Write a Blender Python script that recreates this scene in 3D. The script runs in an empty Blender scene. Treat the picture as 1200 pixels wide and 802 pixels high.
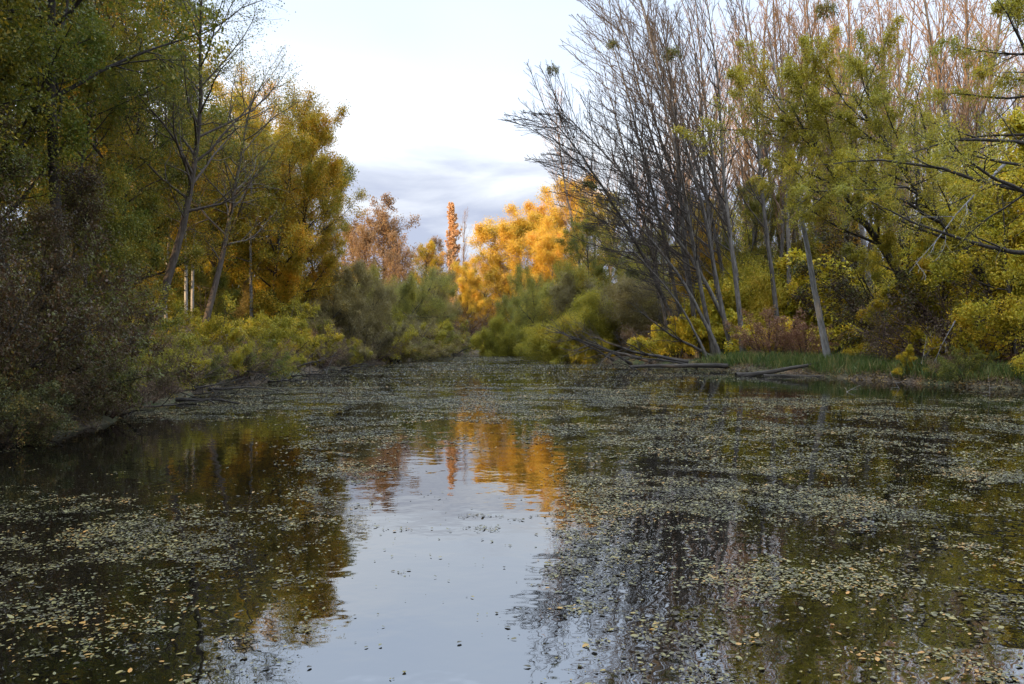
import bpy, math, random
import numpy as np
from mathutils import Vector

S = bpy.context.scene
COL = S.collection
R = math.radians
# ---------------------------------------------------------------- camera
CAMH, F, HOR = 2.0, 1000.0, 395.0          # eye height, focal length in photo pixels, horizon row
cd = bpy.data.cameras.new('camera'); cam = bpy.data.objects.new('camera', cd); COL.objects.link(cam)
cd.sensor_width = 36; cd.lens = 30.0; cd.clip_start = .1; cd.clip_end = 6000
cam.location = (0, 0, CAMH); cam.rotation_euler = (R(90 - .34), 0, 0)
S.camera = cam
# ---------------------------------------------------------------- light
SUN_EL, SUN_AZ = 7.5, math.atan2(-.78, -.62)       # low evening sun, to the left and a little behind
sun_to = Vector((math.sin(SUN_AZ) * math.cos(R(SUN_EL)), math.cos(SUN_AZ) * math.cos(R(SUN_EL)), math.sin(R(SUN_EL))))
sl = bpy.data.lights.new('sun', 'SUN'); so = bpy.data.objects.new('sun', sl); COL.objects.link(so)
sl.energy = 5.0; sl.angle = R(.5); sl.color = (1.0, .71, .40)
so.rotation_euler = (-sun_to).to_track_quat('-Z', 'Y').to_euler(); so.location = (-60, -20, 40)
S.view_settings.view_transform = 'Standard'; S.view_settings.look = 'None'
S.view_settings.exposure = 0.92; S.view_settings.gamma = 1.0; S.view_settings.use_curve_mapping = False
S.render.engine = 'CYCLES'
cy = S.cycles
cy.max_bounces = 4; cy.diffuse_bounces = 2; cy.glossy_bounces = 3; cy.transmission_bounces = 3
cy.transparent_max_bounces = 4; cy.caustics_reflective = False; cy.caustics_refractive = False
cy.use_denoising = True; cy.use_adaptive_sampling = False; cy.sample_clamp_indirect = 6

class NT:                                   # tiny node helper
    def __init__(s, tree): s.t = tree; s.n = tree.nodes; s.l = tree.links
    def add(s, typ, **kw):
        n = s.n.new(typ)
        for k, v in kw.items():
            if k.startswith('i_'):
                key = k[2:]
                key = int(key) if key.isdigit() else key.replace('_', ' ')
                n.inputs[key].default_value = v
            else: setattr(n, k, v)
        return n
    def link(s, a, b): s.l.new(a, b)
    def ramp(s, fac, stops, interp='LINEAR'):
        r = s.n.new('ShaderNodeValToRGB'); e = r.color_ramp.elements; r.color_ramp.interpolation = interp
        while len(e) < len(stops): e.new(.5)
        for el, (p, c) in zip(e, stops):
            el.position = p; el.color = (*c, 1) if len(c) == 3 else c
        if fac is not None: s.link(fac, r.inputs[0])
        return r.outputs[0]
    def math(s, op, a, b=None, c=None, clamp=False):
        m = s.n.new('ShaderNodeMath'); m.operation = op; m.use_clamp = clamp
        for i, v in enumerate((a, b, c)):
            if v is None: continue
            if isinstance(v, (int, float)): m.inputs[i].default_value = v
            else: s.link(v, m.inputs[i])
        return m.outputs[0]
    def mix(s, fac, a, b):
        m = s.n.new('ShaderNodeMix'); m.data_type = 'RGBA'
        for i, v in ((0, fac), (6, a), (7, b)):
            if isinstance(v, (int, float)): m.inputs[i].default_value = v
            elif isinstance(v, tuple): m.inputs[i].default_value = (*v, 1)
            else: s.link(v, m.inputs[i])
        return m.outputs[2]

W = bpy.data.worlds.new('World'); S.world = W; W.use_nodes = True
w = NT(W.node_tree); w.n.clear()
sky = w.add('ShaderNodeTexSky', sky_type='NISHITA', sun_disc=False, sun_elevation=R(SUN_EL), sun_rotation=SUN_AZ, altitude=100, air_density=1.0, dust_density=1.0)
tc = w.add('ShaderNodeTexCoord'); sep = w.add('ShaderNodeSeparateXYZ'); w.link(tc.outputs['Generated'], sep.inputs[0])
z = w.math('MAXIMUM', sep.outputs[2], 0.0)
den = w.math('ADD', z, .10)
cx = w.math('DIVIDE', sep.outputs[0], den); cyy = w.math('DIVIDE', sep.outputs[1], den)
comb = w.add('ShaderNodeCombineXYZ'); w.link(cx, comb.inputs[0]); w.link(cyy, comb.inputs[1])
ns = w.add('ShaderNodeTexNoise', i_Scale=1.15, i_Detail=7.0, i_Roughness=.55, i_Distortion=.35); w.link(comb.outputs[0], ns.inputs['Vector'])
ns2 = w.add('ShaderNodeTexNoise', i_Scale=.55, i_Detail=4.0, i_Roughness=.5)
mp = w.add('ShaderNodeMapping'); mp.inputs['Location'].default_value = (3.1, 1.7, .4); w.link(comb.outputs[0], mp.inputs[0]); w.link(mp.outputs[0], ns2.inputs['Vector'])
# far cloud bank: grey blue low down, broken by the noise
low = w.math('MULTIPLY_ADD', z, -1.0, .235)
low = w.math('MULTIPLY_ADD', low, 9.0, w.math('MULTIPLY_ADD', ns.outputs[0], 3.2, -1.62))
low = w.math('SMOOTH_MIN', low, 1.0, .1, clamp=True)
bright = w.ramp(ns2.outputs[0], [(.30, (7.6, 8.7, 10.6)), (.50, (8.7, 9.5, 10.7)), (.62, (10.2, 10.5, 11.0)), (.8, (8.4, 8.9, 9.9))])
skyhi = w.mix(.86, sky.outputs[0], bright)
zen = w.ramp(z, [(.0, (.26, .26, .26)), (.17, (.28, .28, .28)), (.23, (.315, .317, .322)), (.29, (.285, .297, .315)), (.37, (.262, .281, .309)), (.62, (.76, .80, .88)), (.9, (1.12, 1.18, 1.26))])
zs = w.add('ShaderNodeVectorMath', operation='SCALE'); zs.inputs['Scale'].default_value = 2.45; w.link(zen, zs.inputs[0]); zen = zs.outputs[0]
mm = w.add('ShaderNodeMix', data_type='RGBA', blend_type='MULTIPLY'); mm.inputs[0].default_value = 1.0; w.link(skyhi, mm.inputs[6]); w.link(zen, mm.inputs[7])
full = w.mix(low, mm.outputs[2], (3.0, 3.35, 4.3))
bg = w.add('ShaderNodeBackground', i_Strength=.10); w.link(full, bg.inputs[0])
wo = w.add('ShaderNodeOutputWorld'); w.link(bg.outputs[0], wo.inputs[0])

# ---------------------------------------------------------------- helpers
def at(px, D, py=None):
    x = (px - 600) / F * D
    return (x, D) if py is None else (x, D, CAMH - (py - HOR) / F * D)

def tag(o, label=None, cat=None, group=None, kind=None):
    for k, v in (('label', label), ('category', cat), ('group', group), ('kind', kind)):
        if v: o[k] = v
    return o

def link(name, me, mat=None, parent=None):
    o = bpy.data.objects.new(name, me); COL.objects.link(o)
    if mat and not len(me.materials): me.materials.append(mat)
    if parent: o.parent = parent
    return o

def mesh_from(name, V, Q, smooth=False, mat=None):
    """numpy verts (n,3) and quads (m,4) to a mesh"""
    me = bpy.data.meshes.new(name)
    V = np.ascontiguousarray(V, dtype=np.float32); Q = np.ascontiguousarray(Q, dtype=np.int32)
    me.vertices.add(len(V)); me.vertices.foreach_set('co', V.ravel())
    me.loops.add(Q.size); me.loops.foreach_set('vertex_index', Q.ravel())
    me.polygons.add(len(Q)); me.polygons.foreach_set('loop_start', np.arange(0, Q.size, 4, dtype=np.int32))
    me.polygons.foreach_set('loop_total', np.full(len(Q), 4, dtype=np.int32))
    me.polygons.foreach_set('use_smooth', np.full(len(Q), smooth, dtype=bool))
    me.update(calc_edges=True)
    if mat: me.materials.append(mat)
    return me

def nrm(a): return a / np.maximum(np.linalg.norm(a, axis=-1, keepdims=True), 1e-9)

def vnoise(x, y, seed):
    """value noise on arrays, about 0..1"""
    g = np.random.default_rng(seed).random((256, 256))
    xi = np.floor(x).astype(int); yi = np.floor(y).astype(int); fx = x - xi; fy = y - yi
    fx = fx * fx * (3 - 2 * fx); fy = fy * fy * (3 - 2 * fy)
    a = g[xi % 256, yi % 256]; b = g[(xi + 1) % 256, yi % 256]; c = g[xi % 256, (yi + 1) % 256]; d = g[(xi + 1) % 256, (yi + 1) % 256]
    return (a * (1 - fx) + b * fx) * (1 - fy) + (c * (1 - fx) + d * fx) * fy

def fbm(x, y, seed, octs=4):
    s = 0; amp = .5; tot = 0
    for k in range(octs):
        s = s + amp * vnoise(x * 2 ** k + 17.3 * k, y * 2 ** k + 5.1 * k, seed + k); tot += amp; amp *= .55
    return s / tot

# ---------------------------------------------------------------- materials
def bark(name, c0, c1, scale=9.0, zst=.18, birch=False):
    m = bpy.data.materials.new(name); m.use_nodes = True; n = NT(m.node_tree)
    p = n.n['Principled BSDF']; p.inputs['Roughness'].default_value = .9; p.inputs['Specular IOR Level'].default_value = .2
    tcn = n.add('ShaderNodeTexCoord'); mpn = n.add('ShaderNodeMapping'); mpn.inputs['Scale'].default_value = (1, 1, zst)
    n.link(tcn.outputs['Object'], mpn.inputs[0])
    nn = n.add('ShaderNodeTexNoise', i_Scale=scale, i_Detail=5.0, i_Roughness=.65); n.link(mpn.outputs[0], nn.inputs['Vector'])
    oi = n.add('ShaderNodeObjectInfo')
    col = n.ramp(nn.outputs[0], [(.36, c0), (.66, c1)])
    if birch:
        mp2 = n.add('ShaderNodeMapping'); mp2.inputs['Scale'].default_value = (1.2, 1.2, 5); n.link(tcn.outputs['Object'], mp2.inputs[0])
        n2 = n.add('ShaderNodeTexNoise', i_Scale=1.6, i_Detail=4.0, i_Roughness=.6); n.link(mp2.outputs[0], n2.inputs['Vector'])
        col = n.mix(n.ramp(n2.outputs[0], [(.56, (0, 0, 0)), (.64, (1, 1, 1))]), col, (.035, .032, .03))
    hs = n.add('ShaderNodeHueSaturation'); n.link(col, hs.inputs['Color']); n.link(n.math('MULTIPLY_ADD', oi.outputs['Random'], .5, .75), hs.inputs['Value'])
    n.link(hs.outputs[0], p.inputs['Base Color'])
    bp = n.add('ShaderNodeBump', i_Strength=1.0, i_Distance=.05); n.link(nn.outputs[0], bp.inputs['Height']); n.link(bp.outputs[0], p.inputs['Normal'])
    return m

def leafmat(name, stops, trans=.4, nscale=.35, rnd=.6, rough=.55, gain=1.0, spec=.35):
    """leaf colour from each leaf's own random number, clump noise and the tree's random number"""
    m = bpy.data.materials.new(name); m.use_nodes = True; n = NT(m.node_tree); n.n.clear()
    g = n.add('ShaderNodeNewGeometry'); tcn = n.add('ShaderNodeTexCoord'); oi = n.add('ShaderNodeObjectInfo')
    nn = n.add('ShaderNodeTexNoise', i_Scale=nscale, i_Detail=3.0, i_Roughness=.6); n.link(tcn.outputs['Object'], nn.inputs['Vector'])
    f = n.math('MULTIPLY_ADD', nn.outputs[0], 1.8, -.4 - rnd / 2)
    f = n.math('MULTIPLY_ADD', g.outputs['Random Per Island'], rnd, f)
    f = n.math('MULTIPLY_ADD', oi.outputs['Random'], .30, n.math('SUBTRACT', f, .15), clamp=True)
    stops = [(q_, tuple(min(.72, v * gain) for v in c_)) for q_, c_ in stops]
    col = n.ramp(f, stops)
    d = n.add('ShaderNodeBsdfPrincipled', i_Roughness=rough); d.inputs['Specular IOR Level'].default_value = spec; n.link(col, d.inputs['Base Color'])
    t = n.add('ShaderNodeBsdfTranslucent'); n.link(col, t.inputs[0])
    mx = n.add('ShaderNodeMixShader'); mx.inputs[0].default_value = trans; n.link(d.outputs[0], mx.inputs[1]); n.link(t.outputs[0], mx.inputs[2])
    o = n.add('ShaderNodeOutputMaterial'); n.link(mx.outputs[0], o.inputs[0])
    return m

BK = dict(
    grey=bark('grey_bark', (.05, .042, .034), (.16, .14, .118)),
    dark=bark('dark_bark', (.028, .023, .018), (.075, .062, .048)),
    twig=bark('twig_bark', (.06, .046, .034), (.12, .095, .075)),
    dtwig=bark('dark_twig_bark', (.040, .031, .024), (.095, .076, .060)), redtwig=bark('red_twig_bark', (.06, .036, .028), (.11, .065, .05)),
    pale=bark('pale_twig_bark', (.13, .082, .05), (.28, .175, .10)),
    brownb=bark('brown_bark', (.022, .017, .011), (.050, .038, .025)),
    palegrey=bark('pale_grey_bark', (.17, .16, .145), (.36, .34, .31)),
    birch=bark('birch_bark', (.17, .155, .135), (.34, .32, .29), birch=True),
    dead=bark('dead_wood', (.16, .15, .14), (.34, .32, .30)),
    wet=bark('wet_wood', (.022, .019, .016), (.075, .064, .052)),
)
LF = dict(
    olive=leafmat('olive_leaf', [(0, (.055, .070, .010)), (.4, (.105, .110, .012)), (.7, (.18, .15, .014)), (1, (.30, .19, .014))], gain=1.3),
    green=leafmat('green_leaf', [(0, (.055, .080, .010)), (.4, (.10, .12, .013)), (.75, (.18, .16, .014)), (1, (.30, .20, .015))], gain=1.3),
    gold=leafmat('gold_leaf', [(0, (.09, .10, .010)), (.35, (.20, .17, .012)), (.7, (.36, .23, .012)), (1, (.45, .21, .012))], gain=1.3),
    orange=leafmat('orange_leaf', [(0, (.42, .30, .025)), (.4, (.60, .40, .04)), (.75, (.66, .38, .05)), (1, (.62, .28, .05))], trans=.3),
    yellow=leafmat('yellow_leaf', [(0, (.15, .17, .016)), (.3, (.30, .27, .020)), (.65, (.46, .35, .024)), (1, (.54, .33, .024))], gain=1.2, nscale=.5),
    willow=leafmat('willow_leaf', [(0, (.10, .105, .024)), (.45, (.17, .16, .028)), (.8, (.25, .215, .024)), (1, (.30, .21, .016))], gain=1.3),
    ywillow=leafmat('yellow_willow_leaf', [(0, (.17, .17, .016)), (.45, (.30, .255, .02)), (.8, (.40, .31, .02)), (1, (.44, .27, .02))], gain=1.05),
    greywillow=leafmat('grey_willow_leaf', [(0, (.11, .090, .040)), (.5, (.17, .135, .050)), (.85, (.20, .155, .035)), (1, (.27, .17, .025))], gain=1.3),
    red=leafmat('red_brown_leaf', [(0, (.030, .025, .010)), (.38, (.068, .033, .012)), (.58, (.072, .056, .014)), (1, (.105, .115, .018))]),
    pink=leafmat('pinkish_leaf', [(0, (.20, .13, .04)), (.5, (.26, .12, .07)), (.85, (.30, .15, .07)), (1, (.32, .24, .03))]),
    rust=leafmat('rust_leaf', [(0, (.20, .12, .05)), (.5, (.31, .175, .075)), (.85, (.37, .22, .07)), (1, (.42, .28, .05))]),
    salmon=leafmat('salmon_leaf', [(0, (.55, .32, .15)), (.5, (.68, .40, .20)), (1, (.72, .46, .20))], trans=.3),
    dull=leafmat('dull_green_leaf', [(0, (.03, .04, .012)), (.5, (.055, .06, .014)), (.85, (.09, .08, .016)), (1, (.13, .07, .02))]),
    brown=leafmat('dry_brown_leaf', [(0, (.09, .065, .04)), (.5, (.15, .10, .06)), (1, (.20, .13, .06))]),
    mistle=leafmat('mistletoe_leaf', [(0, (.05, .065, .012)), (1, (.12, .12, .02))]),
)

# ---------------------------------------------------------------- tree growing
def perp(T):
    ref = np.where(np.abs(T[..., 2:3]) > .9, np.array([1., 0, 0]), np.array([0, 0, 1.]))
    u = nrm(np.cross(T, ref)); return u, np.cross(T, u)

def march(rng, P0, D0, L, segs, wig, trop):
    N = len(P0); P = np.zeros((N, segs + 1, 3)); P[:, 0] = P0; d = D0.copy(); trop = np.asarray(trop, float)
    for s in range(segs):
        d = nrm(d + rng.normal(0, wig, (N, 3)) + trop / segs)
        P[:, s + 1] = P[:, s] + d * (L / segs)[:, None]
    return P

def sample(P, par, t):
    s = P.shape[1] - 1; f = np.clip(t, 0, .9999) * s; i = f.astype(int); f = (f - i)[:, None]
    a = P[par, i]; b = P[par, i + 1]; return a * (1 - f) + b * f, nrm(b - a)

SHAPES = dict(
    round=lambda t: .35 + .75 * np.sin(np.pi * np.clip(t, 0, 1) ** .8) ** .8,
    cone=lambda t: 1.05 - .85 * t,
    flat=lambda t: np.ones_like(t),
    top=lambda t: .45 + .6 * np.sin(np.pi * np.clip(t * .85 + .1, 0, 1)),
    spire=lambda t: .5 + .5 * np.sin(np.pi * np.clip(t, 0, 1)) )

def tubes(P, Rr, k):
    N, n, _ = P.shape
    T = np.zeros_like(P); T[:, 1:-1] = P[:, 2:] - P[:, :-2]; T[:, 0] = P[:, 1] - P[:, 0]; T[:, -1] = P[:, -1] - P[:, -2]; T = nrm(T)
    u0, _v = perp(nrm(P[:, -1] - P[:, 0])); u = u0[:, None, :] - (T * u0[:, None, :]).sum(-1, keepdims=True) * T; u = nrm(u); v = np.cross(T, u)
    a = np.arange(k) * 2 * np.pi / k
    V = P[:, :, None] + Rr[:, :, None, None] * (np.cos(a)[None, None, :, None] * u[:, :, None] + np.sin(a)[None, None, :, None] * v[:, :, None])
    base = (np.arange(N) * n * k)[:, None, None] + (np.arange(n - 1) * k)[None, :, None]
    j = np.arange(k)[None, None]; j2 = (j + 1) % k
    Q = np.stack([base + j, base + j2, base + k + j2, base + k + j], -1).reshape(-1, 4)
    return V.reshape(-1, 3), Q

def rhombs(rng, P, A, Nn, size, wid=.55, fold=.12):
    A = nrm(A); B = nrm(np.cross(Nn, A)); C = np.cross(A, B); s = size[:, None]
    f = rng.normal(0, fold, (len(P), 1)) + fold
    V = np.stack([P, P + A * s * .5 + B * s * wid * .5 + C * s * f, P + A * s + C * s * rng.normal(0, .1, (len(P), 1)), P + A * s * .5 - B * s * wid * .5 + C * s * f], 1)
    return V.reshape(-1, 3), np.arange(len(P) * 4).reshape(-1, 4)

def ovate(rng, P, A, Nn, size, wid=.6, fold=.05):
    A = nrm(A); B = nrm(np.cross(Nn, A)); C = np.cross(A, B); s = size[:, None]; M = len(P)
    w1 = wid * (.38 + .14 * rng.random((M, 1))); w2 = wid * (.26 + .2 * rng.random((M, 1))); f = np.abs(rng.normal(0, fold, (M, 1))); b = rng.normal(0, .06, (M, 1))
    V = np.stack([P, P + s * (A * .30 + B * w1 + C * f), P + s * (A * .72 + B * w2 + C * (f + b)), P + s * (A + C * b * 2), P + s * (A * .72 - B * w2 + C * (f + b)), P + s * (A * .30 - B * w1 + C * f)], 1).reshape(-1, 3)
    o = (np.arange(M) * 6)[:, None]; Q = np.concatenate([o + np.array([[0, 3, 2, 1]]), o + np.array([[0, 5, 4, 3]])], 1).reshape(-1, 4)
    return V, Q

def cat(parts):
    Vs, Qs, o = [], [], 0
    for V, Q in parts: Vs.append(V); Qs.append(Q + o); o += len(V)
    return np.concatenate(Vs), np.concatenate(Qs)

class Proto: pass

def grow(name, seed, H, r0, stems=1, spread=0, lean=(0, 0), tw=.03, ttrop=(0, 0, .0), tsegs=12, levels=(), leaf=None, barkm='grey', branchm=None, leafm=None, base=0., taper=.85):
    rng = np.random.default_rng(seed)
    az = np.arange(stems) * 2.399 + rng.random(stems) * .8
    tilt = R(1) * spread * (.25 + .75 * rng.random(stems)) if stems > 1 else np.zeros(1)
    D0 = np.stack([np.sin(tilt) * np.cos(az) + lean[0], np.sin(tilt) * np.sin(az) + lean[1], np.cos(tilt)], -1)
    L = H * (1 if stems == 1 else (.7 + .3 * rng.random(stems))) * np.ones(stems)
    P0 = np.stack([np.cos(az) * base * rng.random(stems), np.sin(az) * base * rng.random(stems), np.full(stems, -.25)], -1)
    P = march(rng, P0, nrm(D0), L, tsegs, tw, ttrop)
    tt = np.linspace(0, 1, tsegs + 1)[None]
    Rr = r0 * (1 - taper * tt) * (1 + .35 * np.exp(-tt * 18)) * (.65 + .35 * rng.random(stems)[:, None] if stems > 1 else 1)
    pr = Proto(); pr.name = name
    trunk = tubes(P, Rr, 9 if stems < 6 else 5); br = []
    prev = (P, Rr, L); lastall = []
    for li, lv in enumerate(levels):
        P, Rr, L = prev; n = lv['n']; M = len(P) * n
        par = np.repeat(np.arange(len(P)), n); j = np.tile(np.arange(n), len(P))
        t = lv.get('t0', .15) + (lv.get('t1', 1.) - lv.get('t0', .15)) * (j + rng.random(M)) / n
        tn = (t - lv.get('t0', .15)) / (lv.get('t1', 1.) - lv.get('t0', .15))
        pos, T = sample(P, par, t); u, v = perp(T)
        azb = j * 2.399 + rng.random(M) * 1.2 + par * 1.7
        ang = R(1) * (lv['ang'] + rng.normal(0, lv.get('asd', 10), M)) * (1 - lv.get('anar', .25) * tn)
        d = np.cos(ang)[:, None] * T + np.sin(ang)[:, None] * (np.cos(azb)[:, None] * u + np.sin(azb)[:, None] * v)
        d = nrm(d + np.asarray(lv.get('bias', (0, 0, 0)), float))
        Lb = (H if li == 0 and lv.get('byH', True) else L[par]) * lv['ratio'] * SHAPES[lv.get('shape', 'cone')](tn) * (.6 + .7 * rng.random(M))
        segs = lv.get('segs', 4)
        Pn = march(rng, pos, d, Lb, segs, lv.get('wig', .12), lv.get('trop', (0, 0, .1)))
        k = np.clip(t * (P.shape[1] - 1), 0, P.shape[1] - 1.001); ki = k.astype(int)
        rp = Rr[par, ki] * .9
        rb = np.minimum(rp * lv.get('rr', .6), np.maximum(lv.get('rk', .016) * Lb, lv['rmin']))
        Rn = np.maximum(rb[:, None] * (1 - .8 * np.linspace(0, 1, segs + 1)[None]), lv['rmin'] * .6)
        br.append(tubes(Pn, Rn, (6, 4, 3, 3)[min(li, 3)]))
        prev = (Pn, Rn, Lb); lastall.append((Pn, Lb))
    # a stem joins its limbs into one trunk mesh; fine wood is the second part
    pr.trunk = mesh_from(name + '_trunk', *trunk, smooth=True, mat=BK[barkm])
    pr.branches = mesh_from(name + '_branches', *cat(br), smooth=True, mat=BK[branchm or barkm]) if br else None
    pr.leaves = None
    if leaf:
        parts = []
        for back, n in leaf.get('on', ((1, leaf['n']),)):
            P, L = lastall[-back]
            M = len(P) * n; par = np.repeat(np.arange(len(P)), n)
            pos, T = sample(P, par, leaf.get('t0', .1) + (1 - leaf.get('t0', .1)) * rng.random(M))
            keep = rng.random(M) < leaf.get('keep', 1.0)
            cl = leaf.get('clump', 0)
            if cl:
                keep &= (vnoise(pos[:, 0] * .45 + pos[:, 2] * .3 + 40, pos[:, 1] * .45 + pos[:, 2] * .45 + 40, seed + 5) + .25 * rng.random(M)) > cl
            if 'zmin' in leaf: keep &= pos[:, 2] > leaf['zmin'] + rng.normal(0, .8, M)
            pos, T = pos[keep], T[keep]; M = len(pos)
            sp = leaf.get('off', .08)
            pos = pos + rng.normal(0, sp, (M, 3))
            A = nrm(T * leaf.get('along', .5) + rng.normal(0, .55, (M, 3)) + np.array([0, 0, -leaf.get('droop', .35)]))
            Nn = nrm(rng.normal(0, leaf.get('nsd', .7), (M, 3)) + np.array([0, 0, 1.]))
            parts.append(rhombs(rng, pos, A, Nn, leaf['size'] * (.6 + .8 * rng.random(M)), leaf.get('wid', .6)))
        pr.leaves = mesh_from(name + '_leaves', *cat(parts), mat=LF[leafm])
    return pr

def place(pr, x, y, s=1.0, rot=0., z=None, label=None, cat_='tree', group=None, sz=None, tilt=0., name=None, crown='crown'):
    root = bpy.data.objects.new(name or pr.name, None); COL.objects.link(root); root.empty_display_size = .5
    root.location = (x, y, ground_z(x, y) if z is None else z); root.rotation_euler = (0, R(tilt), rot); root.scale = (s, s, sz or s)
    tag(root, label, cat_, group)
    link('trunk' if cat_ == 'tree' else 'stems', pr.trunk, None, root)
    if pr.branches: link('branches', pr.branches, None, root)
    if pr.leaves: link(crown if cat_ == 'tree' else 'foliage', pr.leaves, None, root)
    return root

# ---------------------------------------------------------------- setting: ground, pond
def sh(y, seed, off=0):
    return (vnoise(y * .35 + off, y * 0 + .5, seed) - .5) * 1.6 + (vnoise(y * 1.1 + off, y * 0 + .5, seed + 1) - .5) * .7
LY = [-14, 0, 10, 15, 20, 30, 45, 57, 66, 75, 88, 96, 102]; LX = [-12, -11.5, -10.3, -9.6, -10.0, -10.8, -11.0, -10.5, -9.6, -8.6, -7.8, -7.2, -5]
RY = [-14, 0, 20, 28, 33, 38, 44, 50, 55, 60, 66, 72, 85, 96, 102]; RX = [22, 22, 21.5, 20.6, 18.9, 17.0, 15.0, 13.8, 12.8, 11.4, 8.6, 6.4, 4.4, 3.8, 2.5]
def lx(y): return np.interp(y, LY, LX) + sh(y, 31)
def rx(y): return np.interp(y, RY, RX) + sh(y, 57, 9)
def ground_h(x, y):
    x = np.asarray(x, float); y = np.asarray(y, float)
    d = np.maximum(np.maximum(lx(y) - x, x - rx(y)), np.maximum(y - 103, -13 - y))      # metres outside the water
    bank = np.clip(d, -1.2, 3.0)
    h = np.where(bank < 0, bank * .7, .42 * (1 - np.exp(-bank * 2.6)))
    h = h + np.clip(d - 3, 0, 60) * .016 + np.where(d > 0, (fbm(x * .25, y * .25, 3) - .5) * .35 * np.clip(d / 2, 0, 1), 0)
    return h
def ground_z(x, y): return float(ground_h(np.array([x]), np.array([y]))[0]) - .03

gx = np.concatenate([[-3000, -1200, -500, -250, -140], np.arange(-90, -20, 2.), np.arange(-20, 30, .5), np.arange(30, 110, 2.), [140, 250, 500, 1200, 3000]])
gy = np.concatenate([[-3000, -1000, -300, -100, -50], np.arange(-30, 12, 1.5), np.arange(12, 62, .5), np.arange(62, 125, 1.), np.arange(125, 220, 4.), [260, 350, 600, 1200, 3500]])
GX, GY = np.meshgrid(gx, gy, indexing='ij'); GZ = ground_h(GX, GY)
idx = np.arange(GX.size).reshape(GX.shape)
Q = np.stack([idx[:-1, :-1], idx[1:, :-1], idx[1:, 1:], idx[:-1, 1:]], -1).reshape(-1, 4)
m = bpy.data.materials.new('woodland_floor'); m.use_nodes = True; n = NT(m.node_tree); p = n.n['Principled BSDF']; p.inputs['Roughness'].default_value = .95
tcn = n.add('ShaderNodeTexCoord'); n1 = n.add('ShaderNodeTexNoise', i_Scale=6.0, i_Detail=8.0, i_Roughness=.7); n.link(tcn.outputs['Object'], n1.inputs['Vector'])
n2 = n.add('ShaderNodeTexNoise', i_Scale=.3, i_Detail=3.0); n.link(tcn.outputs['Object'], n2.inputs['Vector'])
c1 = n.ramp(n1.outputs[0], [(.3, (.025, .018, .012)), (.5, (.07, .048, .028)), (.7, (.15, .10, .045))]); c2 = n.ramp(n1.outputs[0], [(.3, (.02, .03, .008)), (.7, (.07, .085, .02))])
n.link(n.mix(n.ramp(n2.outputs[0], [(.45, (0, 0, 0)), (.62, (1, 1, 1))]), c1, c2), p.inputs['Base Color'])
bp = n.add('ShaderNodeBump', i_Strength=.8, i_Distance=.08); n.link(n1.outputs[0], bp.inputs['Height']); n.link(bp.outputs[0], p.inputs['Normal'])
tag(link('ground', mesh_from('ground', np.stack([GX, GY, GZ], -1).reshape(-1, 3), Q, True, m)), 'leaf strewn woodland floor rising gently behind both banks', 'ground', kind='structure')

# pond water
m = bpy.data.materials.new('pond_water'); m.use_nodes = True; n = NT(m.node_tree); p = n.n['Principled BSDF']
p.inputs['Base Color'].default_value = (.003, .0028, .0018, 1); p.inputs['Roughness'].default_value = .015; p.inputs['IOR'].default_value = 4.3
tcn = n.add('ShaderNodeTexCoord')
n1 = n.add('ShaderNodeTexNoise', i_Scale=1.6, i_Detail=3.0, i_Roughness=.5); n.link(tcn.outputs['Object'], n1.inputs['Vector'])
bp = n.add('ShaderNodeBump', i_Strength=1.0, i_Distance=.006); n.link(n1.outputs[0], bp.inputs['Height']); n.link(bp.outputs[0], p.inputs['Normal'])
wy = np.arange(-16, 108, 2.); V = np.concatenate([np.stack([np.full_like(wy, -16), wy, 0 * wy], -1), np.stack([np.full_like(wy, 26), wy, 0 * wy], -1)])
nw = len(wy); i = np.arange(nw - 1); Q = np.stack([i, nw + i, nw + i + 1, i + 1], -1)
tag(link('pond_water', mesh_from('pond_water', V, Q, False, m)), 'still dark pond water mirroring the sky and trees', 'water', kind='structure')

# ---------------------------------------------------------------- leaves on the water
rng = np.random.default_rng(11)
def cover(x, y):
    u = x / y                                           # bearing as seen from the footbridge
    big = fbm(x * .22 + 30, y * .22 + 30, 70, 4)
    mid = fbm(x * 1.0 + 60, y * 1.0 + 60, 80, 5)
    fin = fbm(x * 4.3 + 20, y * 4.3 + 60, 90, 3)
    strk = fbm(x * .16 + 11, y * .75 + 7, 120, 4)
    base = np.interp(y, [4, 12, 20, 30, 45, 105], [.48, .50, .55, .65, .76, .84])
    left = np.interp(u, [-.62, -.30, -.18], [.90, .95, 1]); base = base * np.where(y < 11, left, 1)
    # open channel that mirrors the sky, narrowing away from the camera
    c0 = np.interp(y, [4, 7, 10, 14, 20], [-.27, -.20, -.17, -.13, -.10]); c1 = np.interp(y, [4, 7, 10, 14, 20], [.05, .045, .04, .03, .0])
    inside = np.minimum(u - c0, c1 - u)
    e = np.clip(inside / .05 + .5 + (mid - .5) * 1.2, 0, 1) * np.interp(y, [14, 24], [1, .0])
    base = base * (1 - .93 * e) + .16 * e * (fin > .60)
    # open pool below the left bank
    pool = np.clip(np.minimum(np.minimum(y - 9.3, 20.5 - y) / 2.5, (-.235 - u) / .06) + (mid - .5) * .8, 0, 1)
    base = base * (1 - .90 * pool)
    rp = np.clip(np.minimum(np.minimum(y - 27, 39 - y) / 2, (u - .16) / .08) + (mid - .5), 0, 1); base = base * (1 - .6 * rp)
    base = base - np.interp(y, [18, 40, 70], [0, .75, 1.0]) * np.clip(strk - .47, 0, .5) * 2.6
    clump = np.clip((mid * .45 + big * .25 + fin * .3 - (.655 - .40 * base)) / .11, 0, 1)
    return np.maximum(clump, .10 * base) * np.interp(base, [0, .1, 1], [.1, .35, .95])
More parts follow.
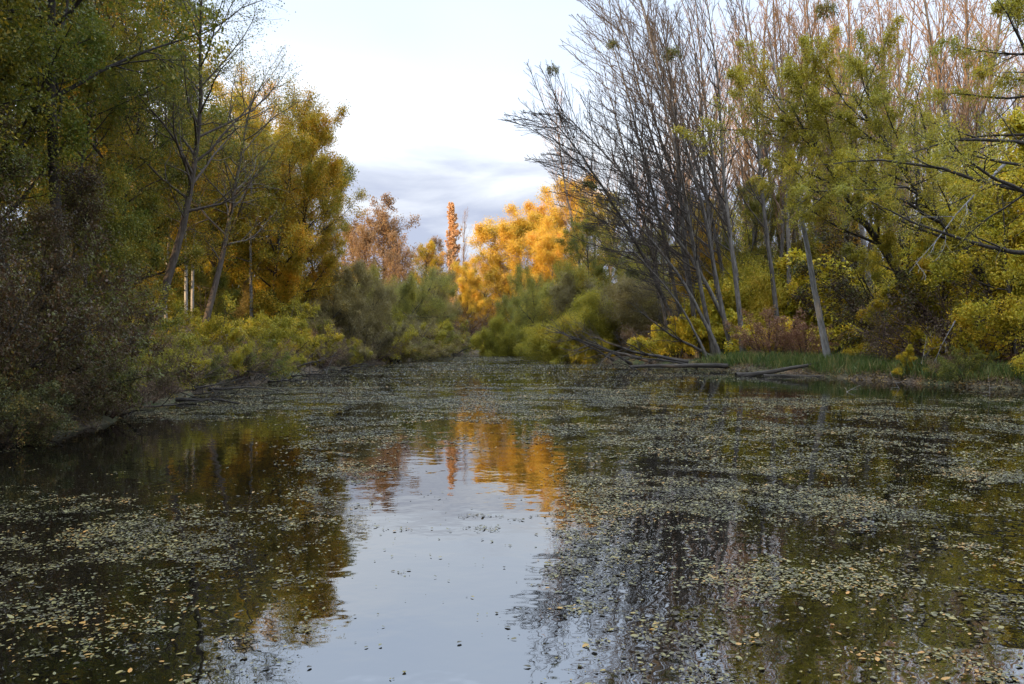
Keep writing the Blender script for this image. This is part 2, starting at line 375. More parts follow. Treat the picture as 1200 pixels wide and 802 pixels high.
def floaters(n, y0, y1, size):
    y = np.sqrt(rng.random(n) * (y1 ** 2 - y0 ** 2) + y0 ** 2); x = (rng.random(n) * 1.5 - .75) * y
    ok = (x > lx(y) - .1) & (x < rx(y) + .1); x, y = x[ok], y[ok]
    k = rng.random(len(x)) < cover(x, y); x, y = x[k], y[k]; M = len(x)
    a = rng.random(M) * 6.283; A = np.stack([np.cos(a), np.sin(a), rng.normal(0, .04, M)], -1)
    tl = .09 if y1 < 20 else .05
    Nn = nrm(np.stack([rng.normal(0, tl, M), rng.normal(0, tl, M), np.ones(M)], -1))
    s = size * np.clip(np.exp(rng.normal(0, .45, M)), .35, 2.6); P = np.stack([x, y, .005 + .006 * rng.random(M)], -1)
    return (ovate if y1 < 40 else rhombs)(rng, P, A, Nn, s, .66, .06)
m = leafmat('floating_leaf', [(0, (.018, .014, .008)), (.35, (.045, .040, .018)), (.62, (.092, .088, .038)), (.88, (.135, .118, .04)), (1, (.20, .115, .03))], trans=.0, nscale=.6, rnd=.9, rough=.5, spec=.2)
fl = cat([floaters(380000, 3.5, 13, .023), floaters(800000, 13, 34, .032), floaters(640000, 34, 106, .064)])
tag(link('floating_leaves', mesh_from('floating_leaves', *fl, mat=m)), 'drifts of fallen yellow and brown leaves floating over the pond', 'leaves', kind='stuff')

# ---------------------------------------------------------------- kinds of tree and bush
def lv(n, ang, ratio, rmin, **k): return dict(n=n, ang=ang, ratio=ratio, rmin=rmin, **k)
def broad(name, seed, leafm, H=18., n1=26, n2=9, n3=7, leafn=26, size=.15, barkm='dark', shape='top', t0=.2, ratio=.30, ang=58, keep=1., clump=.30, lean=(0, 0), r0=.22, trop=.25, wid=.6, droop=.35, nsd=.7, off=.22, **k):
    return grow(name, seed, H, r0, lean=lean, tw=.05, levels=[
        lv(n1, ang, ratio, .02, t0=t0, shape=shape, wig=.12, trop=(0, 0, trop), segs=6, asd=12),
        lv(n2, 48, .48, .010, t0=.2, wig=.16, trop=(0, 0, .15), segs=4, asd=14),
        lv(n3, 45, .45, .006, t0=.15, wig=.2, trop=(0, 0, .0), segs=3, asd=16)],
        leaf=dict(n=leafn, size=size, keep=keep, clump=clump, off=off, wid=wid, droop=droop, nsd=nsd), barkm=barkm, leafm=leafm, **k)
def bush(name, seed, leafm, H=4., stems=16, spread=62, size=.10, n=34, n1=8, n2=7, barkm='twig', keep=1., clump=.25, trop=(0, 0, -.25), wid=.45, droop=.4, along=.8, r0=.05):
    return grow(name, seed, H, r0, stems=stems, spread=spread, tw=.07, ttrop=trop, base=.6, tsegs=8, taper=.9, levels=[
        lv(n1, 42, .38, .008, t0=.2, shape='cone', byH=False, wig=.14, trop=(0, 0, -.05), segs=4),
        lv(n2, 40, .5, .005, t0=.1, wig=.18, trop=(0, 0, -.1), segs=3)],
        leaf=dict(n=n, size=size, keep=keep, clump=clump, off=.09, wid=wid, droop=droop, along=along), barkm=barkm, leafm=leafm)
def willow(name, seed, leafm, H=10., stems=5, spread=50, size=.11, n=30, lean=(0, 0), r0=.2, keep=1., clump=.16, drop=-1.3, n1=13):
    return grow(name, seed, H, r0, stems=stems, spread=spread, lean=lean, tw=.08, ttrop=(0, 0, -.25), base=.5, tsegs=10, levels=[
        lv(n1 + 3, 60, .34, .02, t0=.2, shape='round', wig=.16, trop=(0, 0, -.25), segs=5),
        lv(9, 45, .42, .009, t0=.2, wig=.15, trop=(0, 0, -.1), segs=4),
        lv(7, 48, .60, .005, t0=.1, wig=.2, trop=(0, 0, drop), segs=4)],
        leaf=dict(n=n, size=size, keep=keep, clump=clump, off=.26, wid=.42, droop=.6, along=.6), barkm='dark', leafm=leafm)
def poplar(name, seed, H=28., n1=46, lean=(0, 0), barkm='grey', r0=.21, leafy=None, t0=.25, ratio=.17, ang=38, n2=8, n3=4, trop=.75, tw=.022, bias=(0, 0, 0), ttrop=(0, 0, 0), branchm='pale', size=.12, ln=2, rm=.009):
    return grow(name, seed, H, r0, lean=lean, tw=tw, ttrop=ttrop, tsegs=16, levels=[
        lv(n1, ang, ratio, .032, t0=t0, t1=.99, shape='spire', wig=.07, trop=(0, 0, trop), segs=6, asd=9, bias=bias, rr=.5),
        lv(n2, 34, .40, .016, t0=.2, wig=.12, trop=(0, 0, .35), segs=4),
        lv(n3, 36, .42, rm, t0=.2, wig=.16, trop=(0, 0, .2), segs=3)],
        leaf=dict(n=ln, size=size, keep=.6, clump=.45 if ln < 5 else .0, off=.05) if leafy else None, barkm=barkm, branchm=branchm, leafm=leafy)

olive1 = broad('broadleaf_tree', 1, 'olive', H=20, size=.13, leafn=36, clump=.24); olive2 = broad('broadleaf_tree', 2, 'green', H=19, n1=28, size=.12, leafn=34)
olive3 = broad('broadleaf_tree', 3, 'olive', H=20, keep=.6, clump=.4, t0=.38)
gold1 = broad('golden_tree', 4, 'gold', H=18, t0=.12, clump=.22, leafn=56, size=.115, off=.24); gold2 = broad('golden_tree', 5, 'gold', H=18, t0=.25, keep=.8)
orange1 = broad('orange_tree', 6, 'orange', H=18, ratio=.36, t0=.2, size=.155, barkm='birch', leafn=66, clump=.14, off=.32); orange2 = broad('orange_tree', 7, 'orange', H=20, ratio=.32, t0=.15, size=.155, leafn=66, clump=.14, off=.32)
sparse1 = broad('sparse_tree', 8, 'olive', H=18, keep=.30, clump=.40, lean=(.32, 0), size=.085, n1=24, t0=.38, ratio=.29, barkm='twig', r0=.24, ttrop=(-.25, 0, .1))
birch1 = broad('birch_tree', 9, 'gold', H=17, barkm='birch', branchm='twig', r0=.16, keep=.45, t0=.4, ratio=.22, n1=24, size=.11, clump=.35, droop=.5); birch2 = broad('birch_tree', 10, 'gold', H=16, barkm='birch', branchm='twig', r0=.15, keep=.35, t0=.45, ratio=.2, n1=22, size=.11)
rust1 = broad('rusty_tree', 12, 'rust', H=17, keep=.35, clump=.35, ratio=.28, size=.2, barkm='redtwig', trop=.6, ang=48); rust2 = broad('rusty_tree', 13, 'rust', H=16, keep=.25, clump=.4, ratio=.28, size=.2, barkm='redtwig', trop=.7, ang=45)
willow1 = willow('willow_tree', 14, 'willow'); willow2 = willow('willow_tree', 15, 'greywillow', H=8.5, stems=7, spread=60, keep=.85); willow3 = willow('willow_tree', 16, 'willow', H=12, stems=3, spread=40, lean=(.3, 0), keep=.7)
ywillow1 = willow('yellow_willow', 17, 'ywillow', H=6, stems=8, spread=68, size=.10, n1=10, r0=.1, clump=.26)
ybush1 = bush('yellow_bush', 18, 'ywillow', H=4.2); ybush2 = bush('yellow_bush', 19, 'yellow', H=3.6, wid=.55, size=.12)
ybush3 = bush('dull_green_bush', 44, 'olive', H=3.4, size=.085, n=20, keep=.7, wid=.6, barkm='dark', clump=.35)
rustbush = bush('rusty_bush', 48, 'rust', H=4, size=.12, n=20, barkm='redtwig', wid=.6, spread=45)
greybush = bush('grey_green_bush', 47, 'greywillow', H=3.8, size=.10, n=34, wid=.35)
dullbush = bush('dull_green_bush', 50, 'dull', H=3.4, size=.075, n=26, keep=.8, wid=.6, barkm='brownb', clump=.3)
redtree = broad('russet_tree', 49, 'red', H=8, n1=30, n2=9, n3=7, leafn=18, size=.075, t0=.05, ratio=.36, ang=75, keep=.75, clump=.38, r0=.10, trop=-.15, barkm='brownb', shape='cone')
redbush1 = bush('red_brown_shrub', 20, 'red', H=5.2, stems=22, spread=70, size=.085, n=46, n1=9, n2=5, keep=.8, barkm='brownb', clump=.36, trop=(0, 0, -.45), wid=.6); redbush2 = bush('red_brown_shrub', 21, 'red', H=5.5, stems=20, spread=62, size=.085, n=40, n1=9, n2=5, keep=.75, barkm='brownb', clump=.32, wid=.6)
greenbush = bush('green_shrub', 22, 'green', H=3.4, size=.09, n=26, wid=.6); brownbush = bush('bare_shrub', 23, 'brown', H=3.6, size=.09, n=6, keep=.5, barkm='redtwig', stems=24, spread=60, n1=10)
pinkbush = bush('pinkish_shrub', 24, 'pink', H=4, size=.10, n=16, keep=.6, barkm='redtwig', wid=.6, trop=(0, 0, 0), spread=45)
maple1 = broad('yellow_maple', 25, 'yellow', H=11, n1=24, t0=.1, ratio=.42, ang=72, trop=.05, size=.165, shape='top', r0=.14, leafn=26, clump=.52, droop=.2, nsd=.4); maple3 = broad('olive_tree', 45, 'olive', H=10, n1=22, t0=.1, ratio=.40, ang=66, trop=.1, size=.115, r0=.13, clump=.3)
maple2 = broad('yellow_maple', 26, 'yellow', H=9, n1=22, t0=.08, ratio=.46, ang=74, trop=.0, size=.155, shape='cone', r0=.12, leafn=25, clump=.51, droop=.2, nsd=.4)
pop1 = poplar('bare_poplar', 27); pop2 = poplar('bare_poplar', 28, H=27, n1=40, t0=.32); pop3 = poplar('bare_poplar', 29, H=29, leafy='brown', n1=42, t0=.3)
slant = poplar('slanting_tree', 46, H=24, n1=26, barkm='palegrey', r0=.25, t0=.5)
pop4 = poplar('bare_poplar', 61, H=28, n1=30, t0=.42, ratio=.15, ang=52, tw=.04, r0=.24, trop=1.0); pop5 = poplar('bare_poplar', 62, H=26, n1=54, t0=.18, ratio=.13, ang=46, tw=.05, r0=.19, trop=.5)
fan1 = poplar('leaning_bare_tree', 30, H=25, r0=.17, lean=(-.20, 0), t0=.22, ratio=.21, ang=42, trop=.5, n1=44, n2=10, n3=6, bias=(-.30, 0, .05), ttrop=(-.10, 0, .1), tw=.035, branchm='dtwig', rm=.007)
fan2 = poplar('leaning_bare_tree', 33, H=24, r0=.16, lean=(-.18, -.05), t0=.2, ratio=.23, ang=46, trop=.35, n1=44, n2=10, n3=6, bias=(-.34, -.05, 0), ttrop=(-.42, 0, -.08), tw=.04, branchm='dtwig', rm=.007)
fan3 = poplar('leaning_bare_tree', 34, H=26, r0=.19, lean=(-.10, 0), t0=.3, ratio=.18, ang=40, trop=.6, n1=40, bias=(-.15, 0, 0), tw=.03, branchm='dtwig', rm=.007)
fanlow = poplar('leaning_bare_tree', 35, H=19, r0=.15, lean=(-.28, -.05), t0=.25, ratio=.26, ang=48, trop=.05, n1=38, n2=11, n3=7, bias=(-.30, -.03, .0), ttrop=(-.85, -.05, -.30), tw=.05, branchm='dtwig', rm=.007)
lomb1 = poplar('lombardy_poplar', 36, H=28, tw=.006, n1=110, ang=20, ratio=.135, t0=.05, trop=.45, leafy='salmon', ln=24, size=.26, n2=7, n3=4); lomb2 = poplar('lombardy_poplar', 37, H=27, tw=.006, n1=60, ang=18, ratio=.15, t0=.1, trop=.4, n2=6, n3=4, rm=.02)
feather = grow('arching_willow', 38, 15, .26, lean=(-.75, -.05), tw=.05, ttrop=(-.25, 0, .55), tsegs=12, levels=[
    lv(22, 58, .36, .025, t0=.35, shape='top', wig=.14, trop=(0, 0, .25), segs=6, bias=(-.2, 0, .15)),
    lv(9, 46, .45, .010, t0=.2, wig=.16, trop=(0, 0, .05), segs=4), lv(7, 38, .5, .006, t0=.1, wig=.15, trop=(0, 0, -.25), segs=3)],
    leaf=dict(n=44, size=.11, clump=.26, off=.10, wid=.32, droop=.4, along=.9), barkm='dark', leafm='ywillow')
overhang = grow('overhanging_tree', 39, 17, .3, tw=.04, tsegs=12, levels=[
    lv(18, 76, .52, .03, t0=.3, t1=.95, shape='cone', wig=.10, trop=(0, 0, .05), segs=8, bias=(-.75, .1, 0)),
    lv(11, 48, .34, .011, t0=.2, wig=.16, trop=(0, 0, .05), segs=4), lv(7, 42, .48, .006, t0=.1, wig=.17, trop=(0, 0, -.1), segs=3)],
    leaf=dict(n=26, size=.095, clump=.34, off=.10, wid=.4, droop=.35, along=.8), barkm='dark', leafm='ywillow')
deadlimb = grow('dead_branch', 40, 6, .055, tw=.10, tsegs=8, levels=[lv(7, 45, .45, .016, t0=.25, wig=.16, trop=(0, 0, .1), segs=5), lv(6, 42, .5, .010, t0=.2, wig=.2, segs=4)], barkm='dead')
fallen1 = grow('fallen_branch', 41, 6, .10, tw=.07, tsegs=8, levels=[lv(9, 38, .42, .018, t0=.25, wig=.12, trop=(0, 0, .0), segs=5), lv(6, 40, .5, .010, t0=.2, wig=.15, segs=3)], barkm='wet')
fallen2 = grow('fallen_branch', 42, 5, .07, tw=.09, tsegs=8, levels=[lv(8, 42, .5, .014, t0=.2, wig=.14, segs=5), lv(7, 40, .5, .009, t0=.2, wig=.16, segs=3)], barkm='wet')
mist = grow('mistletoe', 43, .55, .012, stems=26, spread=150, tw=.14, tsegs=4, levels=[lv(4, 40, .5, .006, t0=.3, byH=False, wig=.15, trop=(0, 0, 0), segs=3)], leaf=dict(n=10, size=.09, wid=.4, off=.05), barkm='twig', leafm='mistle')

def PH(pr):
    """full height of a kind: its stem alone for the bare and leaning kinds, stem and crown for the rest"""
    if not hasattr(pr, 'h'):
        me = pr.trunk if pr.name in ('bare_poplar', 'leaning_bare_tree', 'slanting_tree', 'arching_willow', 'overhanging_tree', 'sparse_tree') or not pr.leaves else pr.leaves
        v = np.empty(len(me.vertices) * 3, dtype=np.float32); me.vertices.foreach_get('co', v); pr.h = float(np.percentile(v[2::3], 99.7))
    return pr.h
def T(pr, px, D, H, label, rot=0., group=None, cat_='tree', tilt=0., wide=1., z=None):
    x, y = at(px, D); s = H / PH(pr)
    return place(pr, x, y, s * wide, rot, z, label, cat_, group, s, tilt)

# ---------------------------------------------------------------- left bank
def far(n, x0, x1, y0, y1, H0, H1, protos, lab, grp, seed, ok=lambda x, y: True):
    q = random.Random(seed); k = 0; pts = []; tries = 0
    while k < n and tries < 4000:
        tries += 1; x = q.uniform(x0, x1); y = q.uniform(y0, y1)
        if not ok(x, y) or any((x - a) ** 2 + (y - b) ** 2 < 9 for a, b in pts): continue
        pts.append((x, y)); H = q.uniform(H0, H1); pr = protos[k % len(protos)]
        PH(pr)
        place(pr, x, y, H / pr.h, q.uniform(0, 6.28), None, lab, 'tree', grp, H / pr.h); k += 1
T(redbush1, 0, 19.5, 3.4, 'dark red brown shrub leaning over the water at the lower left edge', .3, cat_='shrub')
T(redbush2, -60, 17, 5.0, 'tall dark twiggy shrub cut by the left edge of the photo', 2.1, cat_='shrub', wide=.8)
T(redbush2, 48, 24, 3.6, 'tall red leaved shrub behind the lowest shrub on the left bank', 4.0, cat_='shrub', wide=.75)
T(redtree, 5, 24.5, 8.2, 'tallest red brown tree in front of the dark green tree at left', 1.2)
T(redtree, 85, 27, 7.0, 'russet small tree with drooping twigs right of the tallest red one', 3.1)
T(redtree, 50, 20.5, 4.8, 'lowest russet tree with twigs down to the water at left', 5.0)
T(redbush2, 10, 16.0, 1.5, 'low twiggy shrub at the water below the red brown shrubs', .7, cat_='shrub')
T(maple3, 108, 33, 7.0, 'small olive tree between the red shrubs and the leaning tree', .6)
T(dullbush, 112, 27, 2.2, 'dull green bush on the muddy shore right of the red shrubs', 1.4, cat_='bush')
T(brownbush, 140, 30, 2.4, 'bare brown shrub on the shore beside the dull green bush', 3.9, cat_='shrub')
T(ybush3, 165, 36, 2.6, 'dull green bush before the bright yellow bush on the left shore', 5.3, cat_='bush')
T(ybush3, 150, 31, 3.5, 'dark olive shrub between the red shrubs and the yellow bushes', 2.7, cat_='shrub')
T(dullbush, -5, 15.6, 1.5, 'dull green bush at the water in the lowest left corner of the bank', .7, cat_='bush')
T(redbush1, 40, 17.5, 1.7, 'lowest red brown shrub trailing over the water beside the corner bush', 2.9, cat_='shrub')
T(brownbush, 70, 20.5, 1.6, 'bare brown shrub trailing over the water in front of the russet trees', 1.5, cat_='shrub')
T(dullbush, 92, 19.6, 1.3, 'low dull green bush on the mud at the tip of the left shore', 2.2, cat_='bush')
T(redbush2, 108, 22.5, 1.7, 'low red brown shrub just behind the bush at the tip of the left shore', .4, cat_='shrub')
T(olive2, 25, 30, 20, 'tall dense green tree filling the upper left corner', .4)
T(olive1, -70, 25, 19, 'dark olive tree half outside the left edge', 2.)
T(olive2, 72, 36, 16.5, 'green tree with hanging foliage right of the corner tree', 3.3, wide=.8)
T(olive3, 130, 44, 24, 'tall olive and yellow tree whose top leaves the photo near the corner', 1.3)
T(olive3, 60, 48, 24, 'thin crowned olive tree behind the green corner trees', 5.1)
T(sparse1, 172, 38, 16.2, 'leaning tree with forked bare upper limbs and few leaves above the left bank', .0)
T(olive3, 215, 52, 16.5, 'sparse olive tree behind the leaning bare limbed tree', 2.2)
T(gold1, 316, 56, 18.6, 'big golden green tree rising highest beside the sky on the left bank', 2.2)
T(gold1, 347, 60, 17.2, 'round golden tree just right of the highest golden green one', .2, wide=.9)
T(gold1, 374, 62, 15.2, 'golden green tree at the outer right end of the left wood', 3.7, wide=.8)
T(gold2, 252, 56, 20.5, 'thin golden tree rising behind the birch group up to the top of the photo', .7)
T(gold1, 282, 72, 24.5, 'high golden tree behind the big golden green one', 2.9)
T(olive1, 345, 68, 17.5, 'olive tree filling in behind the big golden green tree', 4.9)
T(gold2, 285, 64, 18, 'lit golden tree seen through the gaps behind the white birch', 4.4)
T(gold2, 240, 60, 17, 'golden tree glowing behind the group of birch trunks', 1.9)
T(gold1, 180, 62, 18, 'golden tree deep behind the leaning tree on the left', 5.6)
T(birch1, 216, 48, 14.5, 'white trunked birch in the middle of the close birch group', .5)
T(birch2, 227, 50, 14, 'right hand birch of the close group on the left bank', 2.5)
T(birch2, 196, 49, 13, 'left hand birch of the close group on the left bank', 4.2)
T(birch1, 297, 55, 15.5, 'single pale birch standing right of the birch group', 3.4)
for px, D, H, pr, rot, lab in ((205, 72, 18.5, gold1, .4, 'golden tree behind the birch group, seen between its trunks'), (150, 66, 19.5, gold2, 2., 'golden tree left of the birches at the back of the left wood'),
    (108, 62, 20.5, gold1, 3.3, 'golden tree at the back behind the green corner tree'),
    (238, 80, 17., gold2, 4.4, 'golden tree farthest back behind the birches'), (142, 42, 15.5, olive1, 2.8, 'olive tree close behind the leaning bare limbed tree'), (40, 38, 9., maple3, .9, 'low olive tree under the corner tree at left'), (115, 44, 9., maple3, 4.9, 'low olive tree left of the leaning bare limbed tree')):
    T(pr, px, D, H, lab, rot)
T(sparse1, 226, 46, 15.0, 'second thin leaved tree with fine bare twigs at the top, right of the leaning one', .7)
T(ybush1, 262, 43, 3.5, 'yellow green bush arching low to the water on the left bank', .2, cat_='bush')
T(ybush1, 315, 48, 3.6, 'yellow green bush at the right end of the low bushes', 2.4, cat_='bush')
T(ybush1, 205, 41, 3.2, 'yellow green bush below the birch group', 4.1, cat_='bush')
T(maple3, 240, 52, 6.0, 'small olive tree between the birch trunks', 1.1)
T(ybush3, 325, 56, 4.5, 'olive green bush at the foot of the big golden tree', .8, cat_='bush')
T(brownbush, 360, 52, 2.6, 'bare purple brown shrub at the water below the grey willow', .6, cat_='shrub')
T(brownbush, 180, 36, 2.6, 'bare brown shrub hanging over the pond in front of the yellow bush', 2.6, cat_='shrub')
T(willow2, 352, 60, 5.6, 'grey green rounded willow bush beside the bare purple shrub', .0, wide=.85)
T(willow2, 398, 64, 6.8, 'taller grey olive willow next to the water', 2.1, wide=.75)
T(willow1, 428, 76, 8.0, 'round green willow before the rusty trees', 1.2, wide=.65)
T(willow3, 452, 82, 8.6, 'willow with dark trunks leaning out over the pond', .2)
T(willow2, 478, 88, 8.5, 'grey green willow at the narrow end of the pond', 3.5, wide=.7)
T(willow1, 492, 103, 8.5, 'pale green willow below the distant column poplar', 4.4, wide=.6)
T(brownbush, 470, 76, 3.5, 'dark bare shrub under the leaning willow', 5.0, cat_='shrub')
T(brownbush, 500, 92, 4.0, 'bare shrub at the water under the narrow end willow', 1.6, cat_='shrub')
T(rust1, 447, 117, 21.0, 'rusty half bare tree with tallest twigs against the sky', .0)
T(rust2, 480, 119, 19.0, 'rusty thin crowned tree right of the taller one', 2.4)
T(rust2, 415, 122, 18.0, 'rusty tree half hidden by the golden tree', 4.1)
T(rust1, 505, 128, 16.0, 'low rusty tree before the distant column poplar', 5.2)
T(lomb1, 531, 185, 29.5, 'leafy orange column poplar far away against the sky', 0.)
T(lomb2, 542, 190, 27.5, 'bare column poplar beside the leafy orange one', 1.)
far(15, -34, -13, 50, 74, 3.5, 6, (maple3, gold2, maple3, gold1), 'small golden or olive tree filling the space under the tall left trees', 'undergrowth trees of the left wood', 21, lambda x, y: -.46 < x / y < -.17 and x < lx(np.array([y]))[0] - 2.5)
def shore(n, y0, y1, H0, H1, protos, lab, grp, seed, side=-1):
    q_ = random.Random(seed)
    for k in range(n):
        y = y0 + (y1 - y0) * (k + q_.random()) / n; yy = np.array([y]); x = float(lx(yy)[0] - q_.uniform(.2, 1.0)) if side < 0 else float(rx(yy)[0] + q_.uniform(.2, 1.0))
        pr = protos[k % len(protos)]; PH(pr)
        place(pr, x, y, q_.uniform(H0, H1) / pr.h, q_.uniform(0, 6.28), None, lab, 'shrub', grp)
shore(26, 20, 58, .9, 1.9, (brownbush, ybush3, redbush2, brownbush, ybush1), 'low tangled shrub hanging over the left waterline', 'low shrubs along the left waterline', 4)
shore(16, 58, 100, 2.2, 4.0, (greybush, brownbush, ybush1, greybush, ybush3), 'soft low bush at the water at the narrow end on the left', 'bushes along the far left waterline', 5)
shore(12, 74, 101, 1.8, 3.2, (ybush1, greybush, brownbush), 'soft low bush at the water at the narrow end on the right', 'bushes along the far right waterline', 6, 1)
shore(5, 29, 40, 1.0, 2.0, (brownbush, maple2, ybush3), 'small yellow or bare bush hanging over the right waterline', 'small bushes along the right waterline', 8, 1)
# far end
T(brownbush, 530, 107, 5.0, 'brown bare shrub at the left of the far shore', 0.3, cat_='shrub')
T(brownbush, 552, 110, 5.5, 'brown bare shrub in the middle of the far shore', 2.3, cat_='shrub')
T(pinkbush, 540, 113, 6.0, 'orange pink shrub behind the bare shrubs of the far shore', 4.3, cat_='shrub')
T(rust2, 522, 131, 14.5, 'small rusty tree in the gap at the end of the pond', 3.0)
T(rust1, 552, 140, 12.0, 'small rusty tree behind the far shore shrubs', 1.0)
far(22, -14, 18, 122, 142, 5.5, 9, (greybush, brownbush, rustbush), 'dense bush closing the gap under the trees at the end of the pond', 'bushes behind the end of the pond', 31)
T(rust2, 432, 110, 16.5, 'rusty tree half bare at the top, left of the willows', 1.2)
T(rust1, 466, 106, 14.5, 'rusty tree just behind the leaning willow', 3.3)
T(gold2, 506, 116, 14.5, 'thin gold and olive tree under the distant column poplar', 2.0)
# lit trees
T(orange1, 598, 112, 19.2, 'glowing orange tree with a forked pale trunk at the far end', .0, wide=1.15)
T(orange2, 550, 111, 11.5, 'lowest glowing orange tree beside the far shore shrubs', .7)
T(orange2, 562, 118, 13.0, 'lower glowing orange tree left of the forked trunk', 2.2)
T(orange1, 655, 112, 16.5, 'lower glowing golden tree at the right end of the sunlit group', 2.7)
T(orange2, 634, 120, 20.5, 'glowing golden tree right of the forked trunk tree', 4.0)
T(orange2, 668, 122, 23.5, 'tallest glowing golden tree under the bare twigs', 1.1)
T(olive3, 716, 118, 18.0, 'thin olive tree behind the bare leaning trees', 5.0)
T(willow1, 634, 92, 10.2, 'round green willow in front of the glowing orange trees', .4, wide=.55)
T(willow1, 655, 86, 8.0, 'smaller green willow right of the round one', 3.0, wide=.7)
T(ywillow1, 594, 89, 4.8, 'yellow green willow bush bending to the water at the far end', 1.0, wide=.75)
T(willow1, 712, 79, 9.0, 'olive green willow behind the wide yellow willow bush', 5.1, wide=.8)
T(ywillow1, 690, 72, 5.4, 'wide yellow green willow bush hanging over the water before the bare trees', 2.0)
T(ybush1, 668, 70, 3.2, 'low yellow bush at the water edge left of the fallen branches', 1.7, cat_='bush')
# ---------------------------------------------------------------- right bank
for px, D, H, pr, rot, lab in (
    (735, 92, 17.0, olive1, .3, 'dull olive tree behind the wide yellow willow bush'),
    (770, 88, 14.0, olive3, 2.3, 'thin dull olive tree left of the bare trunks'),
    (700, 84, 13.0, olive1, 1.1, 'olive tree between the green willow and the bare trees'),
    (815, 84, 12.0, olive1, 4.0, 'olive tree seen through the clump of bare trunks'),
    (752, 74, 8.0, willow2, 3.1, 'grey olive thicket below the leaning bare limbs'),
    (905, 76, 9.0, maple1, 1.5, 'yellow tree between the bare trunks and the grey leaning trunk'),
    (1000, 70, 10.5, maple1, 3.6, 'bright yellow tree just right of the grey leaning trunk'),
    (1045, 62, 9.0, maple2, .8, 'bright yellow tree under the dark arching trunk'),
    (960, 82, 13.0, maple1, 5.0, 'yellow tree deep behind the grey leaning trunk')):
    T(pr, px, D, H, lab, rot)
for px, D, H, pr, lab in (
    (872, 57, 25.0, fan3, 'grey trunk at the right end of the bare clump, nearest the grass'),
    (860, 59, 25.5, fan1, 'bare tree second from the right in the leaning clump'),
    (848, 62, 24.5, fan3, 'straightest bare trunk in the middle of the leaning clump'),
    (838, 60, 24.0, fan2, 'bare tree leaning left from the middle of the clump'),
    (826, 64, 25.0, fan1, 'bare tree left of the middle of the leaning clump'),
    (808, 66, 23.5, fan2, 'bare tree leaning far out at the left of the clump'),
    (868, 66, 26.0, fan1, 'bare tree behind the grey trunk nearest the grass'),
    (915, 60, 26.0, fan3, 'bare tree standing apart right of the leaning clump'),
    (790, 68, 22.0, fan1, 'outermost left trunk of the bare clump'),
    (818, 61, 24.5, fan3, 'thin straight bare trunk in the left half of the clump'),
    (845, 68, 26.0, fan2, 'bare tree at the back of the clump, leaning left'),
    (885, 63, 25.5, fan1, 'bare tree just right of the leaning clump'),
    (778, 72, 21.0, fan3, 'slender bare tree behind the left end of the clump'),
    (846, 58, 14.5, fanlow, 'bare tree throwing its crown farthest left against the sky'),
    (806, 62, 16.5, fanlow, 'bare tree arching left highest over the glowing trees'),
    (870, 60, 17.5, fanlow, 'bare tree bowing left in the middle height of the clump'),
    (830, 57, 9.5, fanlow, 'low bare tree stretching its limbs flat over the water')):
    T(pr, px, D, H, lab, rot=random.Random(px).uniform(-.35, .35))
kinds = (pop1, pop4, pop2, pop5, pop3)
rr_ = random.Random(5)
front = [(790, 82), (880, 70), (925, 63), (948, 68), (985, 61), (1010, 66), (1028, 60), (1068, 63), (1090, 58), (1120, 62), (1150, 57), (1185, 60), (1040, 72), (900, 84), (965, 80)]
for i, (px, D) in enumerate(front):
    T(kinds[i % 5], px, D, rr_.uniform(26, 31), 'tall bare grey poplar standing just behind the right bank', rr_.uniform(0, 6.28), 'bare poplars just behind the right bank', tilt=rr_.uniform(-4, 1.5))
for i in range(34):
    px = 870 + i * 10.2 + rr_.uniform(-9, 9); D = rr_.uniform(64, 84)
    T(kinds[i % 5], px, D, rr_.uniform(25, 31), 'tall bare grey poplar standing just behind the right bank', rr_.uniform(0, 6.28), 'bare poplars just behind the right bank', tilt=rr_.uniform(-5, 2))
for i in range(36):
    px = 690 + i * 14.8 + rr_.uniform(-8, 8); D = rr_.uniform(86, 125)
    T(kinds[i % 5], px, D, rr_.uniform(27, 34) * (1 if px > 760 else .85), 'bare poplar with sunlit orange top deep in the right wood', rr_.uniform(0, 6.28), 'sunlit bare poplars deep in the right wood', tilt=rr_.uniform(-4, 1))
T(slant, 972, 46.5, 18, 'pale grey slanting trunk rising alone from the grass bank', .0, tilt=-13)
T(feather, 1128, 43, 13.5, 'yellow green willow with a dark trunk arching left from the right bank', .0)
T(feather, 1236, 38.5, 13.2, 'second arching yellow green willow, rooted nearer the right edge than the first', -.25)
T(overhang, 1262, 31, 15.5, 'yellow green tree reaching level dark branches in from the upper right', .0)
for px, D, H, pr, rot, lab in (
    (1100, 42, 8.0, maple2, .3, 'yellow leaved tree in layers under the dead grey branch'),
    (1185, 37, 9.0, maple1, 2.0, 'yellow leaved tree filling the right edge of the photo'),
    (1225, 32, 4.5, maple2, 4.0, 'low yellow branches hanging to the water at the right edge'),
    (1030, 46, 4.6, maple2, 5.2, 'small yellow tree spreading above the grass bank'),
    (1250, 38, 12., maple2, 1.2, 'yellow tree mostly outside the right edge'),
    (1140, 50, 11., maple1, 3.2, 'yellow tree behind the layered ones on the right bank')):
    T(pr, px, D, H, lab, rot)
T(pinkbush, 905, 54, 3.4, 'pinkish leaved shrub between the bare clump and the slanting trunk', .2, cat_='shrub')
T(pinkbush, 945, 52, 2.4, 'smaller pinkish shrub at the foot of the slanting trunk', 2.9, cat_='shrub')
T(brownbush, 770, 66, 3.2, 'bare brown shrub over the fallen branches', 1.9, cat_='shrub')
T(ybush2, 795, 63, 3.2, 'yellow bush among the fallen branches of the bare clump', 1.2, cat_='bush')
T(brownbush, 1075, 44, 3.0, 'bare grey shrub behind the grass bank', 3.3, cat_='shrub')
T(brownbush, 1130, 40, 4.5, 'bare twiggy shrub under the dead grey branch', .9, cat_='shrub')
